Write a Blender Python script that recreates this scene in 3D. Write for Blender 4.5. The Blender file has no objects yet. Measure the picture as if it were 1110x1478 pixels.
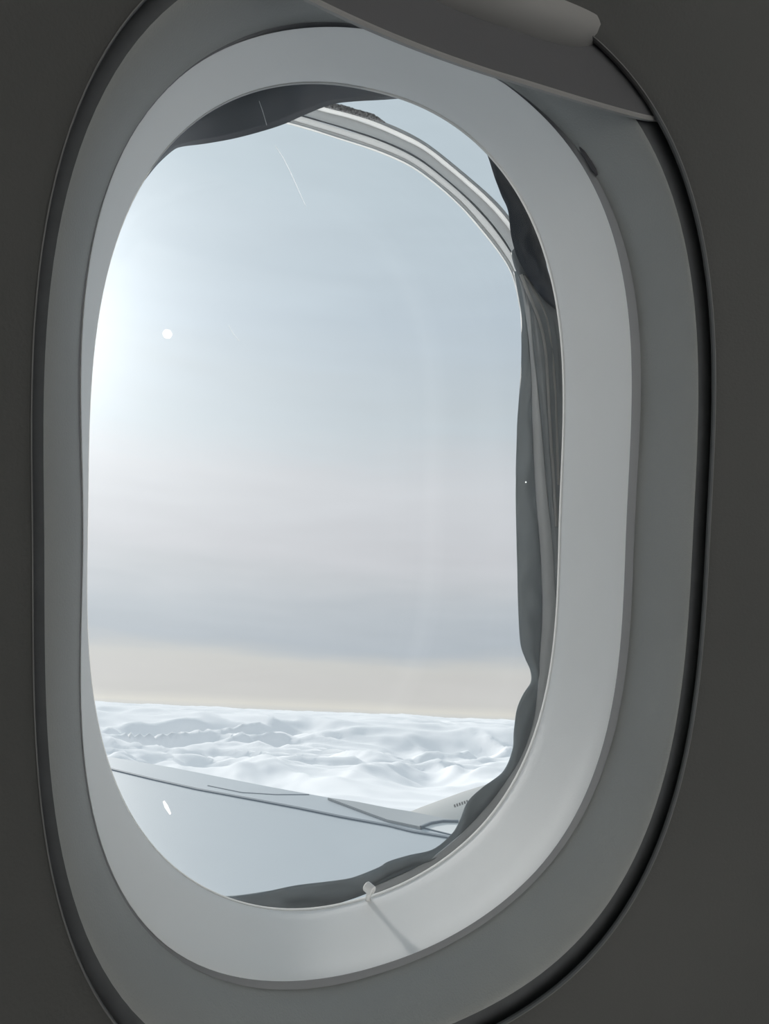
import bpy, bmesh, math, random
from mathutils import Vector, Matrix, noise

S = bpy.context.scene
COL = S.collection

# ---------------------------------------------------------------- camera
# Frame: X runs forward along the cabin wall, Y points out of the aircraft, Z up the wall.
CAM = Vector((-0.1127, -0.26884, 0.01981))
CR = Vector((0.90902, -0.41567, 0.03009))
CU = Vector((-0.00106, 0.06988, 0.99755))
CF = Vector((0.41676, 0.90682, -0.06308))
FPX = 1031.36
cd = bpy.data.cameras.new('camera')
cam = bpy.data.objects.new('camera', cd)
COL.objects.link(cam)
cam.matrix_world = Matrix(((CR.x, CU.x, -CF.x, CAM.x), (CR.y, CU.y, -CF.y, CAM.y), (CR.z, CU.z, -CF.z, CAM.z), (0, 0, 0, 1)))
cd.sensor_fit = 'VERTICAL'
cd.sensor_height = 24
cd.lens = 24 * FPX / 1478
cd.clip_start = 0.005
cd.clip_end = 300000
S.camera = cam

# ---------------------------------------------------------------- light
UP = Vector((0.1506, 0.2944, 0.9437)).normalized()      # true vertical: the aircraft climbs and banks
SUN = Vector((-0.13, 1.0, 0.20)).normalized()
SUN_STRENGTH = 2.8
CABIN_STRENGTH = 56.0
EXPOSURE = 0.0

S.view_settings.view_transform = 'Standard'
S.view_settings.look = 'None'
S.view_settings.exposure = EXPOSURE
S.view_settings.gamma = 1
S.view_settings.use_curve_mapping = False


def srgb(r, g, b):
    def f(c):
        c /= 255.0
        return c / 12.92 if c <= .04045 else ((c + .055) / 1.055) ** 2.4
    return (f(r), f(g), f(b), 1)


def build_world():
    w = bpy.data.worlds.new('sky')
    S.world = w
    w.use_nodes = True
    nt = w.node_tree
    nt.nodes.clear()
    N, L = nt.nodes.new, nt.links.new
    tc = N('ShaderNodeTexCoord')
    nrm = N('ShaderNodeVectorMath'); nrm.operation = 'NORMALIZE'
    L(tc.outputs['Generated'], nrm.inputs[0])

    def dot(v):
        d = N('ShaderNodeVectorMath'); d.operation = 'DOT_PRODUCT'
        L(nrm.outputs[0], d.inputs[0]); d.inputs[1].default_value = v
        return d.outputs['Value']

    def m(op, a, b=None, c=None, clamp=False):
        n = N('ShaderNodeMath'); n.operation = op; n.use_clamp = clamp
        for i, x in enumerate((a, b, c)):
            if x is None: continue
            if isinstance(x, (int, float)): n.inputs[i].default_value = x
            else: L(x, n.inputs[i])
        return n.outputs[0]
    elev = m('MULTIPLY', m('ARCSINE', dot(UP)), 57.2958)
    # soft streaks of cloud, stretched along the horizon
    flat = N('ShaderNodeVectorMath'); flat.operation = 'MULTIPLY_ADD'
    sc = N('ShaderNodeVectorMath'); sc.operation = 'SCALE'
    sc.inputs[0].default_value = UP
    L(m('MULTIPLY', dot(UP), 6.0), sc.inputs['Scale'])
    add = N('ShaderNodeVectorMath'); add.operation = 'ADD'
    L(nrm.outputs[0], add.inputs[0]); L(sc.outputs[0], add.inputs[1])

    def nz(scale, detail, rough=.55):
        n = N('ShaderNodeTexNoise')
        n.inputs['Scale'].default_value = scale
        n.inputs['Detail'].default_value = detail
        n.inputs['Roughness'].default_value = rough
        L(add.outputs[0], n.inputs['Vector'])
        return m('SUBTRACT', n.outputs['Fac'], .5)
    n1, n2 = nz(2.2, 4), nz(6.0, 5)
    # the banks of cloud are not quite level: let their edges wander
    wob = m('ADD', m('MULTIPLY', n1, 9.0), m('MULTIPLY', n2, 2.2))
    k = m('DIVIDE', m('MAXIMUM', elev, 0.0), m('ADD', m('ABSOLUTE', elev), 5.0))
    e2 = m('ADD', elev, m('MULTIPLY', wob, k))
    ramp = N('ShaderNodeValToRGB')
    L(m('DIVIDE', m('ADD', e2, 5.0), 95.0), ramp.inputs[0])
    stops = SKY
    el = ramp.color_ramp.elements
    el[0].position = (stops[0][0] + 5) / 95; el[0].color = srgb(*stops[0][1])
    el[1].position = (stops[-1][0] + 5) / 95; el[1].color = srgb(*stops[-1][1])
    for e, c in stops[1:-1]:
        x = el.new((e + 5) / 95); x.color = srgb(*c)
    # brightness mottling of the thin layer
    mot = m('ADD', 1.0, m('MULTIPLY', m('ADD', n1, n2), .10))
    mix = N('ShaderNodeVectorMath'); mix.operation = 'SCALE'
    L(ramp.outputs[0], mix.inputs[0]); L(mot, mix.inputs['Scale'])
    # aureole round the sun behind thin cloud
    ang = m('MULTIPLY', m('ARCCOSINE', m('MINIMUM', dot(SUN), .99999)), 57.2958)
    a2 = m('MULTIPLY', ang, ang)
    glow = m('ADD', m('MULTIPLY', m('EXPONENT', m('DIVIDE', a2, -90.0)), GLOW[0]),
             m('MULTIPLY', m('EXPONENT', m('DIVIDE', ang, -17.0)), GLOW[1]))
    gs = N('ShaderNodeVectorMath'); gs.operation = 'SCALE'
    gs.inputs[0].default_value = (.96, 1.0, 1.0); L(glow, gs.inputs['Scale'])
    tot = N('ShaderNodeVectorMath'); tot.operation = 'ADD'
    L(mix.outputs[0], tot.inputs[0]); L(gs.outputs[0], tot.inputs[1])
    bg = N('ShaderNodeBackground')
    L(tot.outputs[0], bg.inputs['Color'])
    bg.inputs['Strength'].default_value = .93
    out = N('ShaderNodeOutputWorld')
    L(bg.outputs[0], out.inputs['Surface'])


SKY = [(-5, (205, 210, 214)), (-.4, (200, 206, 210)), (.1, (226, 225, 217)), (.8, (208, 208, 205)), (2.2, (207, 207, 205)), (3.4, (207, 208, 205)),
       (4.8, (181, 190, 198)), (7.0, (187, 195, 202)), (9.5, (197, 202, 207)), (12, (203, 206, 211)), (17.5, (207, 211, 216)), (22, (195, 206, 213)),
       (30, (186, 200, 211)), (42, (187, 202, 211)), (60, (184, 200, 210)), (90, (180, 196, 208))]
GLOW = (.95, .50)
build_world()

sl = bpy.data.lights.new('sun', 'SUN')
sl.energy = SUN_STRENGTH
sl.angle = math.radians(5)
sl.color = (1, .97, .92)
so = bpy.data.objects.new('sun', sl)
COL.objects.link(so)
so.rotation_euler = SUN.to_track_quat('Z', 'Y').to_euler()
so.location = (-1, 10, 3)

cl = bpy.data.lights.new('cabin_fill_light', 'AREA')
cl.energy = CABIN_STRENGTH
cl.shape = 'RECTANGLE'; cl.size = 1.2; cl.size_y = .5
cl.color = (.98, 1, 1)
co = bpy.data.objects.new('cabin_fill_light', cl)
COL.objects.link(co)
co.location = (.1, -2.0, .1)
co.rotation_euler = Vector((.4, 1, -.25)).to_track_quat('Z', 'Y').to_euler()      # unseen fill added to brighten the interior, thrown at the opposite wall

# ---------------------------------------------------------------- helpers


def ray(x, y):
    return ((x - 555) / FPX * CR - (y - 739) / FPX * CU + CF)


def on_y(x, y, d):
    """point where the sight line of a photo pixel meets the plane Y = d"""
    v = ray(x, y)
    return CAM + v * ((d - CAM.y) / v.y)


def on_plane(x, y, n, c):
    """sight line against the plane n.p = c"""
    v = ray(x, y)
    return CAM + v * ((c - n.dot(CAM)) / n.dot(v))


def tag(o, label=None, cat=None, group=None, kind=None):
    if label: o['label'] = label
    if cat: o['category'] = cat
    if group: o['group'] = group
    if kind: o['kind'] = kind
    return o


def mesh(name, verts, faces, mat, parent=None, smooth=True, sharp=None):
    me = bpy.data.meshes.new(name)
    me.from_pydata([tuple(v) for v in verts], [], faces)
    bm = bmesh.new(); bm.from_mesh(me)
    bmesh.ops.recalc_face_normals(bm, faces=bm.faces)
    bm.to_mesh(me); bm.free()
    if smooth:
        me.polygons.foreach_set('use_smooth', [True] * len(me.polygons))
        if sharp: me.set_sharp_from_angle(angle=math.radians(sharp))
    o = bpy.data.objects.new(name, me)
    COL.objects.link(o)
    me.materials.append(mat)
    if parent: o.parent = parent
    return o


def empty(name, loc=(0, 0, 0)):
    o = bpy.data.objects.new(name, None)
    o.empty_display_size = .05
    o.location = loc
    COL.objects.link(o)
    return o


def material(name, color, rough=.5, spec=.5, noise_amt=0.0, noise_scale=60, bump=0.0, bump_scale=900, metallic=0.0, coat=0.0):
    mt = bpy.data.materials.new(name)
    mt.use_nodes = True
    nt = mt.node_tree
    b = nt.nodes['Principled BSDF']
    b.inputs['Roughness'].default_value = rough
    b.inputs['Specular IOR Level'].default_value = spec
    b.inputs['Metallic'].default_value = metallic
    b.inputs['Coat Weight'].default_value = coat
    N, L = nt.nodes.new, nt.links.new
    tc = N('ShaderNodeTexCoord')
    n = N('ShaderNodeTexNoise')
    n.inputs['Scale'].default_value = noise_scale
    n.inputs['Detail'].default_value = 4
    L(tc.outputs['Object'], n.inputs['Vector'])
    r = N('ShaderNodeValToRGB')
    c = Vector(color[:3])
    r.color_ramp.elements[0].position = .3; r.color_ramp.elements[1].position = .7
    r.color_ramp.elements[0].color = (*(c * (1 - noise_amt)), 1)
    r.color_ramp.elements[1].color = (*[min(1, v) for v in (c * (1 + noise_amt))], 1)
    L(n.outputs['Fac'], r.inputs[0]); L(r.outputs[0], b.inputs['Base Color'])
    if bump:
        n2 = N('ShaderNodeTexNoise')
        n2.inputs['Scale'].default_value = bump_scale
        n2.inputs['Detail'].default_value = 3
        L(tc.outputs['Object'], n2.inputs['Vector'])
        bp = N('ShaderNodeBump')
        bp.inputs['Strength'].default_value = bump
        bp.inputs['Distance'].default_value = .0006
        L(n2.outputs['Fac'], bp.inputs['Height']); L(bp.outputs[0], b.inputs['Normal'])
    return mt


def clear_pane(name, tint=(1, 1, 1), ior=1.45, haze=0.0):
    mt = bpy.data.materials.new(name)
    mt.use_nodes = True
    nt = mt.node_tree
    nt.nodes.clear()
    N, L = nt.nodes.new, nt.links.new
    out = N('ShaderNodeOutputMaterial')
    t = N('ShaderNodeBsdfTransparent'); t.inputs[0].default_value = (*tint, 1)
    g = N('ShaderNodeBsdfGlossy'); g.inputs['Roughness'].default_value = .02
    # reflectance the same from both sides: 3 % head-on, rising towards grazing
    lw = N('ShaderNodeLayerWeight'); lw.inputs[0].default_value = .5
    pw = N('ShaderNodeMath'); pw.operation = 'POWER'; pw.inputs[1].default_value = 5
    f = N('ShaderNodeMath'); f.operation = 'MULTIPLY_ADD'; f.inputs[1].default_value = .7; f.inputs[2].default_value = .012
    L(lw.outputs['Facing'], pw.inputs[0]); L(pw.outputs[0], f.inputs[0])
    mx = N('ShaderNodeMixShader')
    L(f.outputs[0], mx.inputs[0]); L(t.outputs[0], mx.inputs[1]); L(g.outputs[0], mx.inputs[2])
    L(mx.outputs[0], out.inputs[0])
    return mt


def translucent(name, color, alpha=1.0, reflect=.4):
    """thin light-passing plastic, ice or scratched acrylic"""
    mt = bpy.data.materials.new(name)
    mt.use_nodes = True
    nt = mt.node_tree
    nt.nodes.clear()
    N, L = nt.nodes.new, nt.links.new
    out = N('ShaderNodeOutputMaterial')
    t = N('ShaderNodeBsdfTranslucent'); t.inputs[0].default_value = (*color, 1)
    d = N('ShaderNodeBsdfDiffuse'); d.inputs[0].default_value = (*color, 1)
    m1 = N('ShaderNodeMixShader'); m1.inputs[0].default_value = reflect
    L(t.outputs[0], m1.inputs[1]); L(d.outputs[0], m1.inputs[2])
    tr = N('ShaderNodeBsdfTransparent')
    m2 = N('ShaderNodeMixShader'); m2.inputs[0].default_value = alpha
    L(tr.outputs[0], m2.inputs[1]); L(m1.outputs[0], m2.inputs[2])
    L(m2.outputs[0], out.inputs[0])
    return mt


def glass(name, color, rough=.05):
    mt = bpy.data.materials.new(name)
    mt.use_nodes = True
    nt = mt.node_tree
    b = nt.nodes['Principled BSDF']
    b.inputs['Base Color'].default_value = (*color, 1)
    b.inputs['Transmission Weight'].default_value = 1
    b.inputs['Roughness'].default_value = rough
    b.inputs['IOR'].default_value = 1.4
    return mt


M = {
    'wall': material('wall_plastic', (.100, .100, .097), .6, .25, .04, 14, .25),
    'bezel': material('bezel_white_plastic', (.94, .945, .94), .45, .35, .015, 20, .06, 1600),
    'frame': material('frame_grey_plastic', (.37, .38, .37), .55, .3, .03, 30, .35, 1300),
    'gap': material('gap_grey_plastic', (.31, .32, .335), .5, .3, .02, 30),
    'slot': material('slot_dark_felt', (.115, .12, .125), .8, .2, .06, 200),
    'shade': material('shade_grey_plastic', (.115, .115, .12), .5, .35, .03, 25, .1),
    'hem': material('shade_hem_plastic', (.33, .325, .315), .45, .4, .02, 40),
    'seal': material('seal_grey_rubber', (.034, .041, .052), .45, .3, .10, 35, .05, 300),
    'film': material('seal_grey_film', (.27, .30, .315), .5, .25, .08, 40, .05, 300),
    'strip': material('retainer_light_grey', (.50, .52, .53), .35, .5, .04, 60),
    'rib': material('gasket_rib_grey', (.22, .24, .25), .3, .5, .08, 80),
    'bead': translucent('gasket_bead_grey', (.55, .55, .54), 1.0, .5),
    'beadglass': glass('gasket_clear_bead', (.95, .97, .98)),
    'pane': clear_pane('acrylic_pane'),
    'lit_rim': translucent('sunlit_rim_plastic', (.75, .75, .74), 1.0, .55),  # pale and light-passing, so the bezel's sunlit edge reads bright
    'scratch': translucent('scratch_white', (.95, .96, .97), .5, .2),
    'fleck': translucent('fleck_white', (1, 1, 1), 1.0, .05),  # bright white for glints and a streak set on the pane
    'pin': material('pin_white_plastic', (.85, .85, .84), .3, .5, .02, 100),
    'pinhole': material('pin_hole_dark', (.10, .10, .11), .6, .3),
    'skin': material('fuselage_skin_paint', (.8, .8, .8), .4, .4, .03, 10),
    'wing': material('wing_grey_paint', (.54, .575, .60), .38, .4, .015, .8),
    'slat': material('slat_grey_paint', (.46, .475, .48), .35, .5, .02, .8),
    'white_paint': material('pylon_white_paint', (.80, .81, .80), .35, .5, .02, .8),
    'lit_edge': material('lit_edge_plastic', (.17, .17, .168), .5, .3, .02, 60),  # paler than the wall, to paint in the lit edge line
    'seam': material('seam_dark_sealant', (.26, .29, .32), .6, .3),
    'cowl': material('cowl_grey_paint', (.52, .52, .50), .35, .5, .02, .6),
    'print': material('cowl_dark_print', (.12, .12, .12), .6, .3),
    'cabin': material('cabin_grey_trim', (.62, .61, .59), .7, .3, .04, 3),
    'carpet': material('cabin_carpet', (.08, .08, .10), .9, .2, .2, 60),
}

NSEG = 192
CURVES = {
    'A': ((0, 0.10356, 0.165, 2.626), [-0.00185, -0.00024, 0.00724, -0.0019, -0.0004, -0.00661, -0.00503, -0.00269, -0.00195, -0.00165, -0.00263, -0.00798, 0.00064]),
    'B': ((-0.03668, 0.10795, 0.16511, 2.868), [-5e-05, 0.00091, -0.00099, -0.00452, 0.0032, 0.00542, -0.00311, -0.00035, -0.00314, 0.0016, 0.00113, -0.01031, -0.00102]),
    'C': ((-0.03912, 0.11297, 0.16758, 2.695), [-0.00964, 0.0145, -0.00538, -0.01347, 0.00318, 0.00889, -0.0001, -0.00651, -0.00232, -0.00161, 0.00124, -0.00937, -0.00182]),
    'E': ((-0.06925, 0.11944, 0.17683, 2.795), [-0.00135, -0.00189, -0.01577, 0.00041, 0.00032, 0.00567, 0.00087, -0.00201, -0.00196, -0.00071, 0.0022, -0.00397, -0.00093]),
}


def curve_pt(key, t, y=None, grow=0.0):
    """point of one of the window's rounded outlines; t is the turn in radians, grow pushes it out in metres"""
    (d, a, b, n), co = CURVES[key]
    c, s = math.cos(t), math.sin(t)
    q = co[0]
    for m in range(1, 7):
        q += co[2 * m - 1] * math.cos(m * t) + co[2 * m] * math.sin(m * t)
    r = (abs(c) ** n + abs(s) ** n) ** (-1 / n) * (1 + q)
    x, z = a * c * r, b * s * r
    if grow:
        # outward normal of the superellipse
        nx = math.copysign(abs(x / a) ** (n - 1) / a, x); nz = math.copysign(abs(z / b) ** (n - 1) / b, z)
        l = math.hypot(nx, nz)
        x += nx / l * grow; z += nz / l * grow
    return Vector((x, d if y is None else y, z))


def mixpt(k0, k1, f, t, y, grow=0.0):
    return (curve_pt(k0, t, y, grow) * (1 - f) + curve_pt(k1, t, y, grow) * f)


def ring_mesh(name, rows, mat, parent, sharp=35):
    """rows: functions of t giving a ring of points; neighbouring rings are bridged"""
    V, Fc = [], []
    for fn in rows:
        for i in range(NSEG):
            V.append(fn(2 * math.pi * i / NSEG))
    for r in range(len(rows) - 1):
        for i in range(NSEG):
            j = (i + 1) % NSEG
            Fc.append((r * NSEG + i, r * NSEG + j, (r + 1) * NSEG + j, (r + 1) * NSEG + i))
    return mesh(name, V, Fc, mat, parent, True, sharp)


def catmull(P, per=8):
    out = []
    n = len(P)
    for i in range(n - 1):
        p0, p1, p2, p3 = P[max(i - 1, 0)], P[i], P[i + 1], P[min(i + 2, n - 1)]
        for k in range(per):
            t = k / per
            out.append(.5 * ((2 * p1) + (p2 - p0) * t + (2 * p0 - 5 * p1 + 4 * p2 - p3) * t * t + (3 * p1 - p0 - 3 * p2 + p3) * t ** 3))
    out.append(P[-1])
    return out


def resample(P, n):
    L = [0]
    for a, b in zip(P, P[1:]): L.append(L[-1] + (b - a).length)
    out = []; j = 0
    for i in range(n):
        s = L[-1] * i / (n - 1)
        while j < len(P) - 2 and L[j + 1] < s: j += 1
        f = (s - L[j]) / max(L[j + 1] - L[j], 1e-12)
        out.append(P[j].lerp(P[j + 1], min(max(f, 0), 1)))
    return out


def tube(name, P, rad, mat, parent, nseg=10, flat=1.0):
    V, Fc = [], []
    n = len(P)
    for i, p in enumerate(P):
        t = (P[min(i + 1, n - 1)] - P[max(i - 1, 0)]).normalized()
        u = t.cross(Vector((0, 1, 0))).normalized(); w = t.cross(u).normalized()
        r = rad[i] if isinstance(rad, list) else rad
        for k in range(nseg):
            a = 2 * math.pi * k / nseg
            V.append(p + u * (math.cos(a) * r) + w * (math.sin(a) * r * flat))
    for i in range(n - 1):
        for k in range(nseg):
            k2 = (k + 1) % nseg
            Fc.append((i * nseg + k, i * nseg + k2, (i + 1) * nseg + k2, (i + 1) * nseg + k))
    Fc.append(tuple(range(nseg - 1, -1, -1))); Fc.append(tuple((n - 1) * nseg + k for k in range(nseg)))
    return mesh(name, V, Fc, mat, parent)


def sheet(name, P, Q, mat, parent, rows=6, bulge=0.0, thick=.0008, n=90, ripple=0.0, seed=0):
    """a curved strip of real thickness between two lines of points"""
    P, Q = resample(P, n), resample(Q, n)
    V = []
    for r in range(rows + 1):
        f = r / rows
        for i in range(n):
            v = P[i].lerp(Q[i], f)
            k = math.sin(math.pi * f) * bulge
            if ripple:
                k += ripple * math.sin(math.pi * f) * noise.noise(Vector((i * .11, f * 2.2, seed * 7.3)))
            V.append(v + Vector((0, -k, 0)))
    Fc = [(r * n + i, r * n + i + 1, (r + 1) * n + i + 1, (r + 1) * n + i) for r in range(rows) for i in range(n - 1)]
    o = mesh(name, V, Fc, mat, parent)
    md = o.modifiers.new('thickness', 'SOLIDIFY'); md.thickness = thick; md.offset = 0
    return o


def px(L, d):
    return [on_y(x, y, d) for x, y in L]


# ---------------------------------------------------------------- cabin shell
X0, X1, YB, Z0, Z1 = -1.5, 1.5, -3.2, -1.05, .9


def slab(name, a, b, mat):
    (x0, y0, z0), (x1, y1, z1) = a, b
    V = [(x, y, z) for x in (x0, x1) for y in (y0, y1) for z in (z0, z1)]
    Fc = [(0, 1, 3, 2), (4, 6, 7, 5), (0, 4, 5, 1), (2, 3, 7, 6), (0, 2, 6, 4), (1, 5, 7, 3)]
    return tag(mesh(name, V, Fc, mat, None, False), kind='structure')


WALL_FAR = -.125
slab('floor', (X0 - .05, YB - .05, Z0 - .05), (X1 + .05, .1, Z0), M['carpet'])
slab('ceiling', (X0 - .05, YB - .05, Z1), (X1 + .05, .1, Z1 + .05), M['cabin'])
slab('wall_right', (X0, YB - .05, Z0), (X1, YB, Z1), M['cabin'])
slab('wall_front', (X1, YB - .05, Z0), (X1 + .05, .1, Z1), M['cabin'])
slab('wall_back', (X0 - .05, YB - .05, Z0), (X0, .1, Z1), M['cabin'])


def wall_edge(t):
    p = curve_pt('E', t)
    c, s = p.x, p.z
    k = 1e9
    for v, lo, hi in ((c, X0, X1), (s, Z0, Z1)):
        if v > 1e-9: k = min(k, hi / v)
        elif v < -1e-9: k = min(k, lo / v)
    return Vector((c * k, 0, s * k))


def wall_row(g, y):
    return lambda t: curve_pt('E', t, y, g)


def wall_out(f, y):
    def fn(t):
        a = curve_pt('E', t, 0, .11); b = wall_edge(t)
        v = a.lerp(b, f); v.y = y
        return v
    return fn


YE = -.06925
wall = ring_mesh('wall_left', [
    wall_row(.004, YE + .0022), wall_row(.0004, YE + .0022), wall_row(0, YE + .0017), wall_row(0, YE + .0006), wall_row(.0005, YE),
    wall_row(.004, YE - .0020), wall_row(.012, YE - .0072), wall_row(.02, YE - .0120), wall_row(.03, YE - .0168), wall_row(.045, YE - .022),
    wall_row(.07, YE - .027), wall_row(.11, YE - .031),
    wall_out(.06, YE - .042), wall_out(.2, WALL_FAR), wall_out(.6, WALL_FAR - .01), wall_out(1, WALL_FAR - .01)], M['wall'], None, 50)
tag(wall, kind='structure')

# ---------------------------------------------------------------- window
win = empty('window_1')
tag(win, kind='structure')

DE = .9745   # the frame's cabin edge, a little inside the wall opening


def scaled(key, f, y):
    def fn(t):
        v = curve_pt(key, t, y)
        return Vector((v.x * f, v.y, v.z * f))
    return fn


def between(f, y):
    """frame face between the gap (C) and the cabin edge (D)"""
    def fn(t):
        a = curve_pt('C', t); b = curve_pt('E', t) * DE
        v = a.lerp(b, f); v.y = y
        return v
    return fn


yC, yD = -.03912, -.0635
ring_mesh('reveal_frame', [
    lambda t: curve_pt('C', t, yC + .006, .0006), lambda t: curve_pt('C', t, yC + .0006, .0001), lambda t: curve_pt('C', t, yC, .0004),
    between(.12, yC - .004), between(.35, yC - .011), between(.6, yC - .017), between(.85, yC - .022), between(1, yD + .0006),
    lambda t: scaled('E', DE + .004, yD)(t)], M['frame'], win, 60)
ring_mesh('shade_slot', [scaled('E', DE + .003, yD + .0002), scaled('E', DE + .012, yD + .0006), scaled('E', 1.02, yD + .0008), scaled('E', 1.06, yD + .0008),
                         scaled('E', 1.06, YE + .0022), scaled('E', 1.03, YE + .0022)], M['slot'], win, 40)
ring_mesh('bezel_gap', [lambda t: curve_pt('B', t, -.0355, .0002), lambda t: mixpt('B', 'C', .5, t, -.0366), lambda t: curve_pt('C', t, -.0376, .0008),
                        lambda t: curve_pt('C', t, yC + .0045, .0008)], M['gap'], win, 40)
ring_mesh('lit_panel_edge', [lambda t: curve_pt('E', t, YE + .0009, -.0001), lambda t: curve_pt('E', t, YE - .0001, -.0001), lambda t: curve_pt('E', t, YE - .0002, .0002), lambda t: curve_pt('E', t, YE + .0009, .0002), lambda t: curve_pt('E', t, YE + .0009, -.0001)], M['lit_edge'], win, 40)  # thin paler ring standing in for light on the panel's edge
yB = -.03668


def ab(f, y, g=0.0):
    return lambda t: mixpt('B', 'A', f, t, y, g)


ring_mesh('bezel', [
    lambda t: curve_pt('B', t, -.031, .0006), lambda t: curve_pt('B', t, yB + .0006, .0003), lambda t: curve_pt('B', t, yB),
    ab(.06, yB + .0012), ab(.22, yB + .006, .0004), ab(.42, yB + .013, .0005), ab(.65, yB + .021, .0005), ab(.85, yB + .029, .0003), ab(1, -.0014, 0),
    lambda t: curve_pt('A', t, -.0004, .0001), lambda t: curve_pt('A', t, .0006, .0012), lambda t: curve_pt('A', t, .0008, .012)], M['bezel'], win, 60)
ring_mesh('sunlit_rim', [
    lambda t: curve_pt('A', t, -.0012, .0), lambda t: curve_pt('A', t, -.0012, -.00015), lambda t: curve_pt('A', t, .0003, -.0002),
    lambda t: curve_pt('A', t, .0007, .0)], M['lit_rim'], win, 60)  # ring added so the sunlit bezel edge shows as a bright line


def disc(name, key, f, y, thick, mat, parent):
    V, Fc = [], []
    rings = 6
    for yy in (y, y + thick):
        V.append(Vector((0, yy, 0)))
        for r in range(1, rings + 1):
            for i in range(96):
                v = curve_pt(key, 2 * math.pi * i / 96, yy) * f * (r / rings)
                v.y = yy
                V.append(v)
    h = 1 + rings * 96
    for s in (0, 1):
        o = s * h
        for i in range(96):
            j = (i + 1) % 96
            Fc.append((o, o + 1 + i, o + 1 + j))
            for r in range(rings - 1):
                Fc.append((o + 1 + r * 96 + i, o + 1 + r * 96 + j, o + 1 + (r + 1) * 96 + j, o + 1 + (r + 1) * 96 + i))
    for i in range(96):
        j = (i + 1) % 96
        k = 1 + (rings - 1) * 96
        Fc.append((k + i, k + j, h + k + j, h + k + i))
    return mesh(name, V, Fc, mat, parent, True, 30)


pane = disc('inner_pane', 'A', 1.02, .0012, .002, M['pane'], win)
opane = disc('outer_pane', 'A', 1.7, .066, .006, M['pane'], win)
ring_mesh('fuselage_skin', [scaled('A', 1.7, .073), scaled('A', 1.7, .060), scaled('A', 3.4, .060), scaled('A', 3.4, .073), scaled('A', 1.7, .073)], M['skin'], win, 40)


def streak(name, pts, d, w, mat, parent):
    P = px(pts, d - .0001)
    n = len(P)
    V = []
    for i, p in enumerate(P):
        t = (P[min(i + 1, n - 1)] - P[max(i - 1, 0)]).normalized()
        u = Vector((t.z, 0, -t.x)).normalized()
        k = w * (.25 + .75 * math.sin(math.pi * (i + .3) / (n - .4)))
        V += [p + u * k, p - u * k, p + u * k * .5 + Vector((0, -.0002, 0)), p - u * k * .5 + Vector((0, -.0002, 0))]
    Fc = []
    for i in range(n - 1):
        a, b = i * 4, i * 4 + 4
        for s, e in ((0, 2), (2, 3), (3, 1)):
            Fc.append((a + s, a + e, b + e, b + s))
    return mesh(name, V, Fc, mat, parent)


streak('scratch', [(397, 210), (409, 228), (420, 250), (432, 277), (441, 297)], .0012, .00022, M['scratch'], pane)
streak('scratch', [(374, 146), (379, 160), (385, 181)], .0012, .00016, M['scratch'], pane)
streak('scratch', [(330, 470), (337, 482), (345, 492)], .0012, .00012, M['scratch'], pane)
streak('bright_fleck', [(236, 1156), (240, 1164), (246, 1175)], .0012, .0007, M['fleck'], pane)  # white streak lying on the pane


def blob(name, x, y, d, r, mat, parent, lobes=0):
    c = on_y(x, y, d - .0001)
    V = [c + Vector((0, -r * .25, 0))]
    n = 24
    for k, (f, dy) in enumerate(((.45, -.2), (.8, -.1), (1, 0))):
        for i in range(n):
            a = 2 * math.pi * i / n
            rr = r * f * (1 + .04 * math.cos(lobes * a))
            V.append(c + Vector((math.cos(a) * rr, dy * r, math.sin(a) * rr)))
    Fc = [(0, 1 + i, 1 + (i + 1) % n) for i in range(n)]
    for k in range(2):
        for i in range(n):
            j = (i + 1) % n
            Fc.append((1 + k * n + i, 1 + k * n + j, 1 + (k + 1) * n + j, 1 + (k + 1) * n + i))
    return mesh(name, V, Fc, mat, parent)


blob('bright_fleck', 241.5, 482, .0012, .0017, M['fleck'], pane, 6)  # spot of sun glare put in as a white fleck
blob('bright_fleck', 759, 696, .0012, .0004, M['fleck'], pane, 4)  # glint off the seal film, put in as a white fleck

# dark catch let into the gap at the upper forward corner
P_ = resample(catmull(px([(836, 211), (845, 224), (854, 239), (862, 253)], -.0386)), 16)
tube('shade_catch', P_, [.0003 + .0006 * min(1, k / 3, (15 - k) / 3) for k in range(16)], M['pinhole'], win, 8)

# --- rubber seal between the panes, seen through the opening
# flap at the upper rear corner
tl = [(205, 262), (226, 236), (248, 216), (262, 210), (297, 205.5), (339, 198), (381, 187), (411, 177), (440, 164), (476, 150), (508, 145), (560, 142), (600, 138)]
tlb = [(196, 250), (212, 225), (232, 196), (250, 180), (281, 150), (325, 125), (375, 106), (405, 100), (440, 96), (476, 96), (510, 100), (560, 110), (604, 128)]
sheet('seal_flap', catmull(px(tl, .032)), catmull(px(tlb, .006)), M['seal'], win, 8, .004, .001, 110, .004, 1)
# small fold that shows below it
sheet('seal_fold', catmull(px([(222, 240), (238, 226), (252, 213), (266, 209.5), (280, 208)], .036)), catmull(px([(214, 238), (232, 214), (250, 200), (268, 196), (284, 198)], .034)),
      M['strip'], win, 3, .0, .0008, 30)
# flap at the upper forward corner
tr = [(690, 190), (705, 226), (713, 252), (723, 280), (733, 303), (738, 341), (748, 374), (768, 409), (788, 434), (801, 445), (815, 452)]
trb = [(706, 190), (722, 225), (733, 252), (745, 270), (757, 292), (771, 320), (781, 349), (785, 368), (790, 392), (800, 418), (818, 446)]
sheet('seal_flap', catmull(px(tr, .034)), catmull(px(trb, .032)), M['seal'], win, 6, .003, .001, 90, .003, 2)
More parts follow.
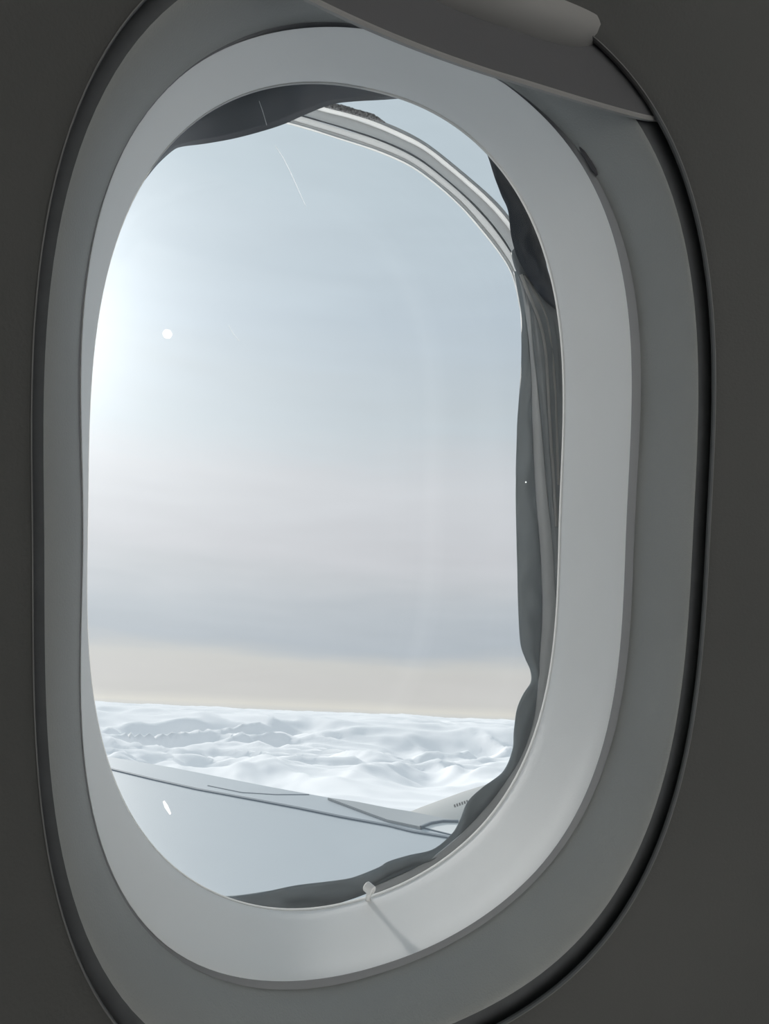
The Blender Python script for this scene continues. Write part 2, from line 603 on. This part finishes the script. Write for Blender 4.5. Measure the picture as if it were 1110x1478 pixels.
# the film along the forward side and the sill, its free edge in waves
fe = [(742, 392), (746, 414), (752, 452), (753, 500), (752, 540), (747, 603), (745, 666), (744.5, 729), (746.5, 817), (748, 880), (751, 927), (758, 950), (765.6, 967), (766.5, 984),
      (755, 1002), (746, 1024), (742, 1053), (740, 1082), (726, 1114), (697, 1136), (675, 1157), (664.5, 1183), (652, 1204), (625, 1226), (589, 1235), (560, 1244), (547, 1252),
      (517, 1264), (497, 1269), (459, 1274), (421, 1279), (383, 1287), (345, 1293), (318, 1295)]
l1 = [(746, 392), (752, 414), (758, 452), (764.5, 503), (767, 560), (769.6, 641), (773, 704), (777, 754), (781, 792), (783.5, 843), (784, 900), (782, 934), (781, 960), (780, 977), (778.5, 990), (777, 1008),
      (774, 1030), (769, 1053), (757, 1089), (736, 1125), (718, 1150), (704, 1168), (690, 1184), (668, 1207), (640, 1230), (614, 1247), (585, 1264), (565, 1272), (525, 1290), (500, 1299), (465, 1309), (425, 1316), (385, 1316), (345, 1304), (318, 1298)]
sheet('seal_film', catmull(px(fe, .046), 10), catmull(px(l1, .0445), 10), M['film'], win, 8, .002, .001, 260, .0025, 3)
# pale retainer strip beside it
l2 = [(749, 394), (755, 414), (762, 447), (768, 503), (774.6, 550), (781, 616), (786, 679), (791, 729), (796, 780), (800, 843), (803, 893), (802, 940), (797, 985),
      (789, 1038), (770, 1090), (748, 1132), (712, 1186), (668, 1230), (620, 1263), (566, 1288), (540, 1298)]
l1s = [(745, 390), (752, 414), (758, 449), (764, 500), (767, 548), (768.6, 612), (771.5, 679), (774.5, 729), (779, 780), (782.5, 843), (783, 893), (780, 940), (777, 985),
       (771, 1038), (755, 1088), (733, 1125), (700, 1168), (662, 1207), (612, 1246), (560, 1271), (525, 1286)]
l2x = [(a + (a - c) * 1.6 + (6 if a > 700 else 0), b + (b - d) * 1.6) for (a, b), (c, d) in zip(l2, l1s)]
sheet('retainer_strip', catmull(px(l1s, .0425), 10), catmull(px(l2x, .0415), 10), M['strip'], win, 4, .001, .001, 160)
# dark ribbed gasket outboard of the strip, and its ribs
ga = [(738, 364), (742, 382), (750, 402), (757, 416), (765, 440), (770, 500), (776, 552), (782, 616), (787, 679), (792, 729), (797, 780), (801, 843), (805, 900)]
gb = [(745, 352), (757, 375), (778, 408), (794, 428), (806, 447), (818, 500), (824, 552), (826, 616), (826, 679), (824, 729), (822, 780), (818, 843), (814, 900)]
sheet('gasket', catmull(px(ga, .040), 8), catmull(px(gb, .037), 8), M['rib'], win, 6, .001, .001, 120, .001, 4)
for L, r, mk in (([(752, 396), (758, 412), (778, 462), (787, 503), (791, 560), (794, 616), (799, 691), (803, 760)], .0008, 'bead'),
                 ([(756, 398), (763, 407), (786, 450), (796, 503), (801, 560), (803.6, 628), (806, 700)], .0007, 'bead'),
                 ([(752, 388), (768, 409), (788, 436), (800, 470), (806, 520), (808, 580), (809, 650)], .0008, 'beadglass')):
    tube('gasket_rib', resample(catmull(px(L, .0375)), 50), r, M[mk], win)

# --- clear rim of the outer pane, upper forward side
RO = [(300, 112), (350, 120), (400, 130), (440, 141), (476, 152), (510, 161), (559, 178), (613, 205), (663, 244), (710, 285), (738, 317), (758, 352), (772, 392), (780, 430)]
RI = [(296, 168), (346, 169), (400, 176), (440, 186), (494, 203), (548, 221), (591, 240.5), (627, 266), (663, 298), (692, 331), (717.5, 363), (735, 390), (744, 416), (750, 445)]
n = 90
ro = resample(catmull([Vector((x, y, 0)) for x, y in RO]), n)
ri = resample(catmull([Vector((x, y, 0)) for x, y in RI]), n)


def rim_line(f, d):
    out = []
    for a, b in zip(ro, ri):
        v = a.lerp(b, f)
        out.append(on_y(v.x, v.y, d))
    return out


def rim_rad(f):
    return [max(.0004, (on_y(a.x, a.y, .052) - on_y(b.x, b.y, .052)).length * f) for a, b in zip(ro, ri)]


M['bead2'] = translucent('pale_reflection_bead', (.74, .74, .73), .6, .3)
M['bead3'] = translucent('grey_reflection_bead', (.50, .51, .51), .65, .4)
M['white'] = translucent('white_reflection_bead', (.97, .97, .96), .75, .15)
M['dark'] = translucent('dark_reflection_bead', (.28, .30, .32), .85, .5)
M['frost'] = material('frost_specks', (.58, .58, .58), .3, .6, .7, 900)
for q, (f, r, mk, d) in enumerate(((.05, .045, 'bead3', .050), (.19, .09, 'white', .053), (.42, .14, 'bead3', .054), (.60, .026, 'dark', .051), (.74, .10, 'bead2', .053), (.885, .05, 'bead3', .050), (.97, .022, 'white', .052))):  # light reflected in the rim, put in as pale and dark beads
    rr = [v * (1 + .35 * noise.noise(Vector((k * .13, q * 5.1, 0)))) for k, v in enumerate(rim_rad(r))]
    tube('rim_reflection_bead', rim_line(f, d), rr, M[mk], win, 12)
# frost caught under the outermost bead
fl = [on_y(x, y, .049) for x, y in ((468, 150), (490, 155), (515, 162), (538, 169), (556, 177))]
fl = resample(catmull(fl), 60)
tube('rim_frost', fl, [.0011 * (1 + .5 * noise.noise(Vector((k * .9, 3.3, 1)))) * min(1, (60 - k) / 14) + .0002 for k in range(60)], M['frost'], win, 10)

# --- the little white pin on the bezel sill
pc = on_y(533, 1282.5, -.0025)
pin_v, pin_f = [], []
pax = Vector((.42, -.85, -.22)).normalized()
pu = pax.cross(Vector((0, 0, 1))).normalized(); pw = pax.cross(pu)
prof = [(.0, .0012), (.0008, .0012), (.0009, .0026), (.0011, .0029), (.0016, .0029), (.0020, .0026), (.0021, .0021), (.0021, -.0022), (.0017, -.0027), (0, -.0028)]
ns = 24
for r, h in prof:
    for k in range(ns):
        a = 2 * math.pi * k / ns
        pin_v.append(pc + pax * (h * .75) + (pu * math.cos(a) + pw * math.sin(a)) * r)
for i in range(len(prof) - 1):
    for k in range(ns):
        k2 = (k + 1) % ns
        pin_f.append((i * ns + k, i * ns + k2, (i + 1) * ns + k2, (i + 1) * ns + k))
pin = mesh('vent_pin', pin_v, pin_f, M['pin'], win, True, 40)
st = [pc + Vector((0, .0004, -.0010)), pc + Vector((0, .0006, -.0030)), pc + Vector((0, .0010, -.0062))]
tube('pin_foot', st, [.0010, .0010, .0014], M['pin'], pin, 10)

# ---------------------------------------------------------------- window shade, pushed up
shade = empty('window_shade', (0, -.0655, .146))
tag(shade, 'dark grey sliding shade pushed up above the window opening', 'window shade')
edge = [(-.0494, .1514), (-.0283, .1484), (-.0079, .1467), (.0109, .146), (.0231, .1460), (.0544, .1460), (.078, .1466), (.0849, .1476), (.098, .149)]
edge = [(-.125, .170), (-.098, .163), (-.072, .1563)] + edge
EP = catmull([Vector((x, -.0650, z)) for x, z in edge], 8)
EP = resample(EP, 80)


def shade_part(name, prof, mat):
    """prof: list of (dy, dz) swept along the shade's lower edge"""
    V, Fc = [], []
    m = len(prof)
    for p in EP:
        for dy, dz in prof:
            V.append(p + Vector((0, dy, dz)))
    for i in range(len(EP) - 1):
        for k in range(m):
            k2 = (k + 1) % m
            Fc.append((i * m + k, i * m + k2, (i + 1) * m + k2, (i + 1) * m + k))
    Fc.append(tuple(range(m))); Fc.append(tuple((len(EP) - 1) * m + k for k in range(m)))
    o = mesh(name, V, Fc, mat, None, True, 40)
    o.parent = shade
    o.matrix_parent_inverse = Matrix.Translation(shade.location).inverted()
    return o


shade_part('shade_panel', [(0, .0009), (-.0012, .0009), (-.0012, .004), (-.0012, .012), (-.0012, .045), (0, .045)], M['shade'])
shade_part('hem', [(.0002, .0), (-.0012, -.0001), (-.0016, .0006), (-.0014, .0014), (.0002, .0014)], M['hem'])
# pull ledge: a shallow scoop that stands off the shade
HV, HF = [], []
m = 24
hp = [(-.0010, .0155), (-.0035, .0165), (-.0065, .0188), (-.0085, .0220), (-.0085, .0250), (-.0060, .0262), (-.0010, .0265)]
for i in range(m + 1):
    u = -1 + 2 * i / m
    x = .018 + .040 * u
    k = math.sqrt(max(0, 1 - abs(u) ** 4)) * .98 + .02
    for dy, dz in hp:
        HV.append(Vector((x, -.0650 + (-.0010 + (dy + .0010) * k), .146 + .0265 + (dz - .0265) * k)))
q = len(hp)
for i in range(m):
    for k in range(q - 1):
        HF.append((i * q + k, i * q + k + 1, (i + 1) * q + k + 1, (i + 1) * q + k))
HF.append(tuple(range(q))); HF.append(tuple(m * q + k for k in range(q)))
ho = mesh('pull_ledge', HV, HF, M['hem'], None, True, 50)
ho.parent = shade
ho.matrix_parent_inverse = Matrix.Translation(shade.location).inverted()

# ---------------------------------------------------------------- wing
# upper skin taken as the plane z = -2 - 0.15 y : about two metres below the window, falling gently outboard of the tilted window frame
WN = Vector((0, .15, 1)).normalized()
WC = WN.dot(Vector((0, 0, -2.0)))


def wp(x, y, lift=0.0):
    return on_plane(x, y, WN, WC + lift)


wing = empty('airplane_wing', (0, 5, -2.9))
tag(wing, 'pale grey swept wing stretching out above the clouds', 'wing')


def under(o, root):
    o.parent = root
    o.matrix_parent_inverse = Matrix.Translation(root.location).inverted()
    return o


def solid(name, top, thick, mat, root, curve=None):
    """closed plate with the given upper outline"""
    n = len(top)
    V = [*top, *[v - WN * thick for v in top]]
    Fc = [tuple(range(n)), tuple(range(2 * n - 1, n - 1, -1))] + [(i, (i + 1) % n, n + (i + 1) % n, n + i) for i in range(n)]
    return under(mesh(name, V, Fc, mat, None, False), root)


seam_px = [(158, 1110), (224, 1126), (286, 1140), (357, 1153), (431, 1167), (494, 1180), (560, 1192), (596, 1201), (645, 1209)]
edge_px = [(154, 1092), (224, 1103), (286, 1115), (349, 1128), (423, 1142), (473, 1151)]
SEAM = [wp(*q) for q in seam_px]
d_out = (SEAM[0] - SEAM[2]).normalized()
d_in = (SEAM[-1] - SEAM[-3]).normalized()
tip_seam = SEAM[0] + d_out * 12
root_seam = SEAM[-1] + d_in * 4.0
aft = Vector((-1, 0, 0))
plan = [tip_seam] + SEAM + [root_seam, root_seam + aft * 11, SEAM[-1] + aft * 8.5, tip_seam + aft * 2.2]
# main skin: straight lines fitted through the seam so that the plate stays fair
solid('upper_skin', plan, .35, M['wing'], wing)


def ribbon(name, L, w, lift, mat, root):
    V, Fc = [], []
    for i, p in enumerate(L):
        t = (L[min(i + 1, len(L) - 1)] - L[max(i - 1, 0)]).normalized()
        u = t.cross(WN).normalized()
        V += [p + u * w + WN * lift, p - u * w + WN * lift, p - u * w - WN * .02, p + u * w - WN * .02]
    for i in range(len(L) - 1):
        for k in range(4):
            k2 = (k + 1) % 4
            Fc.append((i * 4 + k, i * 4 + k2, (i + 1) * 4 + k2, (i + 1) * 4 + k))
    return under(mesh(name, V, Fc, mat, None, False), root)


# leading-edge strip between the seam and the nose of the wing
EDGE = [wp(*q) for q in edge_px]
EDGE = [EDGE[0] + (EDGE[0] - EDGE[2]).normalized() * 12] + EDGE
strip_lo = [tip_seam] + SEAM[:6]
inner_px = [(473, 1151), (535, 1174), (560, 1183), (605, 1193), (650, 1204), (668, 1208)]
INNER = [wp(*q) for q in inner_px]


def loft(name, P, Q, n, thick, nose, mat, root):
    """leading-edge skin from the seam P to the nose Q, rolling down at the nose"""
    P, Q = resample(P, n), resample(Q, n)
    V, Fc = [], []
    prof = [(0, 0), (.35, .0), (.7, -.0), (.92, .0), (1.0, .0), (1.04, -.35), (1.0, -.8), (.8, -1), (0, -1)]
    for a, b in zip(P, Q):
        for f, h in prof:
            V.append(a.lerp(b, f) + WN * (h * thick))
    m = len(prof)
    for i in range(n - 1):
        for k in range(m):
            k2 = (k + 1) % m
            Fc.append((i * m + k, i * m + k2, (i + 1) * m + k2, (i + 1) * m + k))
    Fc.append(tuple(range(m))); Fc.append(tuple((n - 1) * m + k for k in range(m)))
    return under(mesh(name, V, Fc, mat, None, True, 30), root)


loft('leading_edge', strip_lo, EDGE, 24, .12, .1, M['wing'], wing)
loft('leading_edge', SEAM[5:], INNER, 16, .12, .1, M['wing'], wing)
ribbon('seam', [tip_seam] + SEAM + [root_seam], .014, .010, M['seam'], wing)
ribbon('seam', [wp(*q) for q in ((300, 1134), (349, 1144), (398, 1147), (446, 1147))], .006, .004, M['seam'], wing)
ribbon('seam', [wp(*q) for q in ((560, 1184), (605, 1194), (650, 1205), (668, 1209))], .006, .006, M['seam'], wing)
# inboard slat standing proud of the wing
sl_px = [(473, 1151), (515, 1157), (560, 1166), (592, 1171), (632, 1179), (662, 1184.5), (640, 1184), (622, 1187), (607, 1193), (560, 1183), (535, 1174)]
solid('slat', [wp(*q, .02) for q in sl_px], .06, M['slat'], wing)
ribbon('slat_edge', [wp(*q, .02) for q in ((607, 1193), (622, 1187), (640, 1184), (662, 1184.5))], .008, .004, M['seam'], wing)

solid('pylon_fairing', [wp(*q, .006) for q in ((610, 1194), (622, 1188), (640, 1185), (664, 1185.5), (672, 1209), (650, 1204))], .04, M['white_paint'], wing)

# ---------------------------------------------------------------- engine
DE_ENG = 7.2     # metres out from the window, forward of the wing
engine = empty('engine_nacelle')
tag(engine, 'grey engine cowl showing past the leading edge with small dark print', 'engine')
top = on_y(648, 1157, DE_ENG)
tr_ = on_y(592, 1171, DE_ENG)
axis = Vector((.985, .0, .12)).normalized()
side = Vector((0, 1, 0)); side = (side - axis * side.dot(axis)).normalized()
upv = axis.cross(side).normalized()
if upv.z < 0: upv = -upv
R0 = 1.35
vr = ray(648, 1157).normalized()
c0 = top - (upv - vr * upv.dot(vr)).normalized() * R0
engine.location = c0 - upv * R0
V, Fc = [], []
prof = [(-3.2, .55), (-2.4, .74), (-1.6, .87), (-.9, .945), (-.45, .98), (0, 1.0), (.6, 1.015), (1.3, 1.01), (1.9, .97), (2.25, .90), (2.3, .86), (2.2, .82), (1.6, .80)]
ns = 64
for s, r in prof:
    for k in range(ns):
        a = 2 * math.pi * k / ns
        V.append(c0 + axis * s + (side * math.cos(a) + upv * math.sin(a)) * (R0 * r))
for i in range(len(prof) - 1):
    for k in range(ns):
        k2 = (k + 1) % ns
        Fc.append((i * ns + k, i * ns + k2, (i + 1) * ns + k2, (i + 1) * ns + k))
under(mesh('cowl', V, Fc, M['cowl'], None, True, 40), engine)


# small dark print along the cowl's shoulder, laid on the skin itself
from mathutils.bvhtree import BVHTree
bvh = BVHTree.FromPolygons(V, Fc)


def on_cowl(x, y):
    d = ray(x, y).normalized()
    hit = bvh.ray_cast(CAM, d)
    return (hit[0] - d * .004) if hit[0] is not None else None


for k in range(6):
    x, y = 656 + k * 3.6, 1163.2 - k * 1.25
    q = [on_cowl(x + a, y + b) for a, b in ((-1.2, -1.9), (1.0, -2.4), (2.0, 1.6), (-.2, 2.2))]
    if None in q: continue
    back = [v + ray(x, y).normalized() * .006 for v in q]
    under(mesh('print_mark', q + back, [(0, 1, 2, 3), (7, 6, 5, 4), (0, 4, 5, 1), (1, 5, 6, 2), (2, 6, 7, 3), (3, 7, 4, 0)], M['print'], None, False), engine)

# ---------------------------------------------------------------- sea of cloud
E1 = Vector((0, 1, 0)); E1 = (E1 - UP * E1.dot(UP)).normalized()      # outward along the horizon
E2 = E1.cross(UP).normalized()
H = 1300.0
NA, NR = 520, 520
V = []
dirs = []
for i in range(NA):
    a = math.radians(-75 + 165 * i / (NA - 1))
    dirs.append(E1 * math.cos(a) + E2 * math.sin(a))


def cloud_height(x, y):
    p = Vector((x, y, 0))
    base = noise.fractal(p / 16000, 1.0, 2.0, 3)
    q = p / 4200 + Vector((3.1, 7.7, 0))
    w = Vector((noise.noise(q * .8), noise.noise(q * .8 + Vector((9, 2, 5))), 0)) * .5
    b = 1 - abs(noise.noise(q + w))
    b += .5 * (1 - abs(noise.noise((q + w) * 2.1 + Vector((5, 1, 0)))))
    b += .16 * (1 - abs(noise.noise((q + w) * 4.3 + Vector((1, 8, 0)))))
    b += .07 * (1 - abs(noise.noise((q + w) * 8.7)))
    return base, b - 1.3


for j in range(NR):
    r = 1800 * (140000 / 1800) ** (j / (NR - 1))
    for i in range(NA):
        v = dirs[i] * r
        x, y = v.dot(E1), v.dot(E2)
        base, b = cloud_height(x, y)
        amt = min(1, max(.06, (r - 9000) / 11000))
        # a far bank of cloud rises beyond the near field
        rb = 30000 + 5000 * noise.noise(Vector((x / 26000, y / 26000, 4.4)))
        s = min(1, max(0, (r - rb) / 3800)); s = s * s * (3 - 2 * s)
        h = -H + amt * (base * 800 + b * 1150) * (1 - .55 * s) + 780 * s
        V.append(v + UP * h)
Fc = [(j * NA + i, j * NA + i + 1, (j + 1) * NA + i + 1, (j + 1) * NA + i) for j in range(NR - 1) for i in range(NA - 1)]
M['cloud'] = translucent('cloud_white', (.985, .99, 1.0), 1.0, .92)
cloud = mesh('cloud_deck', V, Fc, M['cloud'])
tag(cloud, 'sea of white billowing cloud tops stretching to the horizon', 'clouds', kind='stuff')

# ---------------------------------------------------------------- what the setting is called
for nm, lb, ct in (('wall_left', 'dark grey cabin side panel around the window opening', 'wall'), ('wall_right', 'pale cabin wall on the far side', 'wall'),
                   ('wall_front', 'pale cabin wall towards the nose', 'wall'), ('wall_back', 'pale cabin wall towards the tail', 'wall'),
                   ('floor', 'dark carpeted cabin floor', 'floor'), ('ceiling', 'pale cabin ceiling', 'ceiling'),
                   ('window_1', 'rounded aircraft window with white bezel inside a grey frame', 'window')):
    tag(bpy.data.objects[nm], lb, ct)
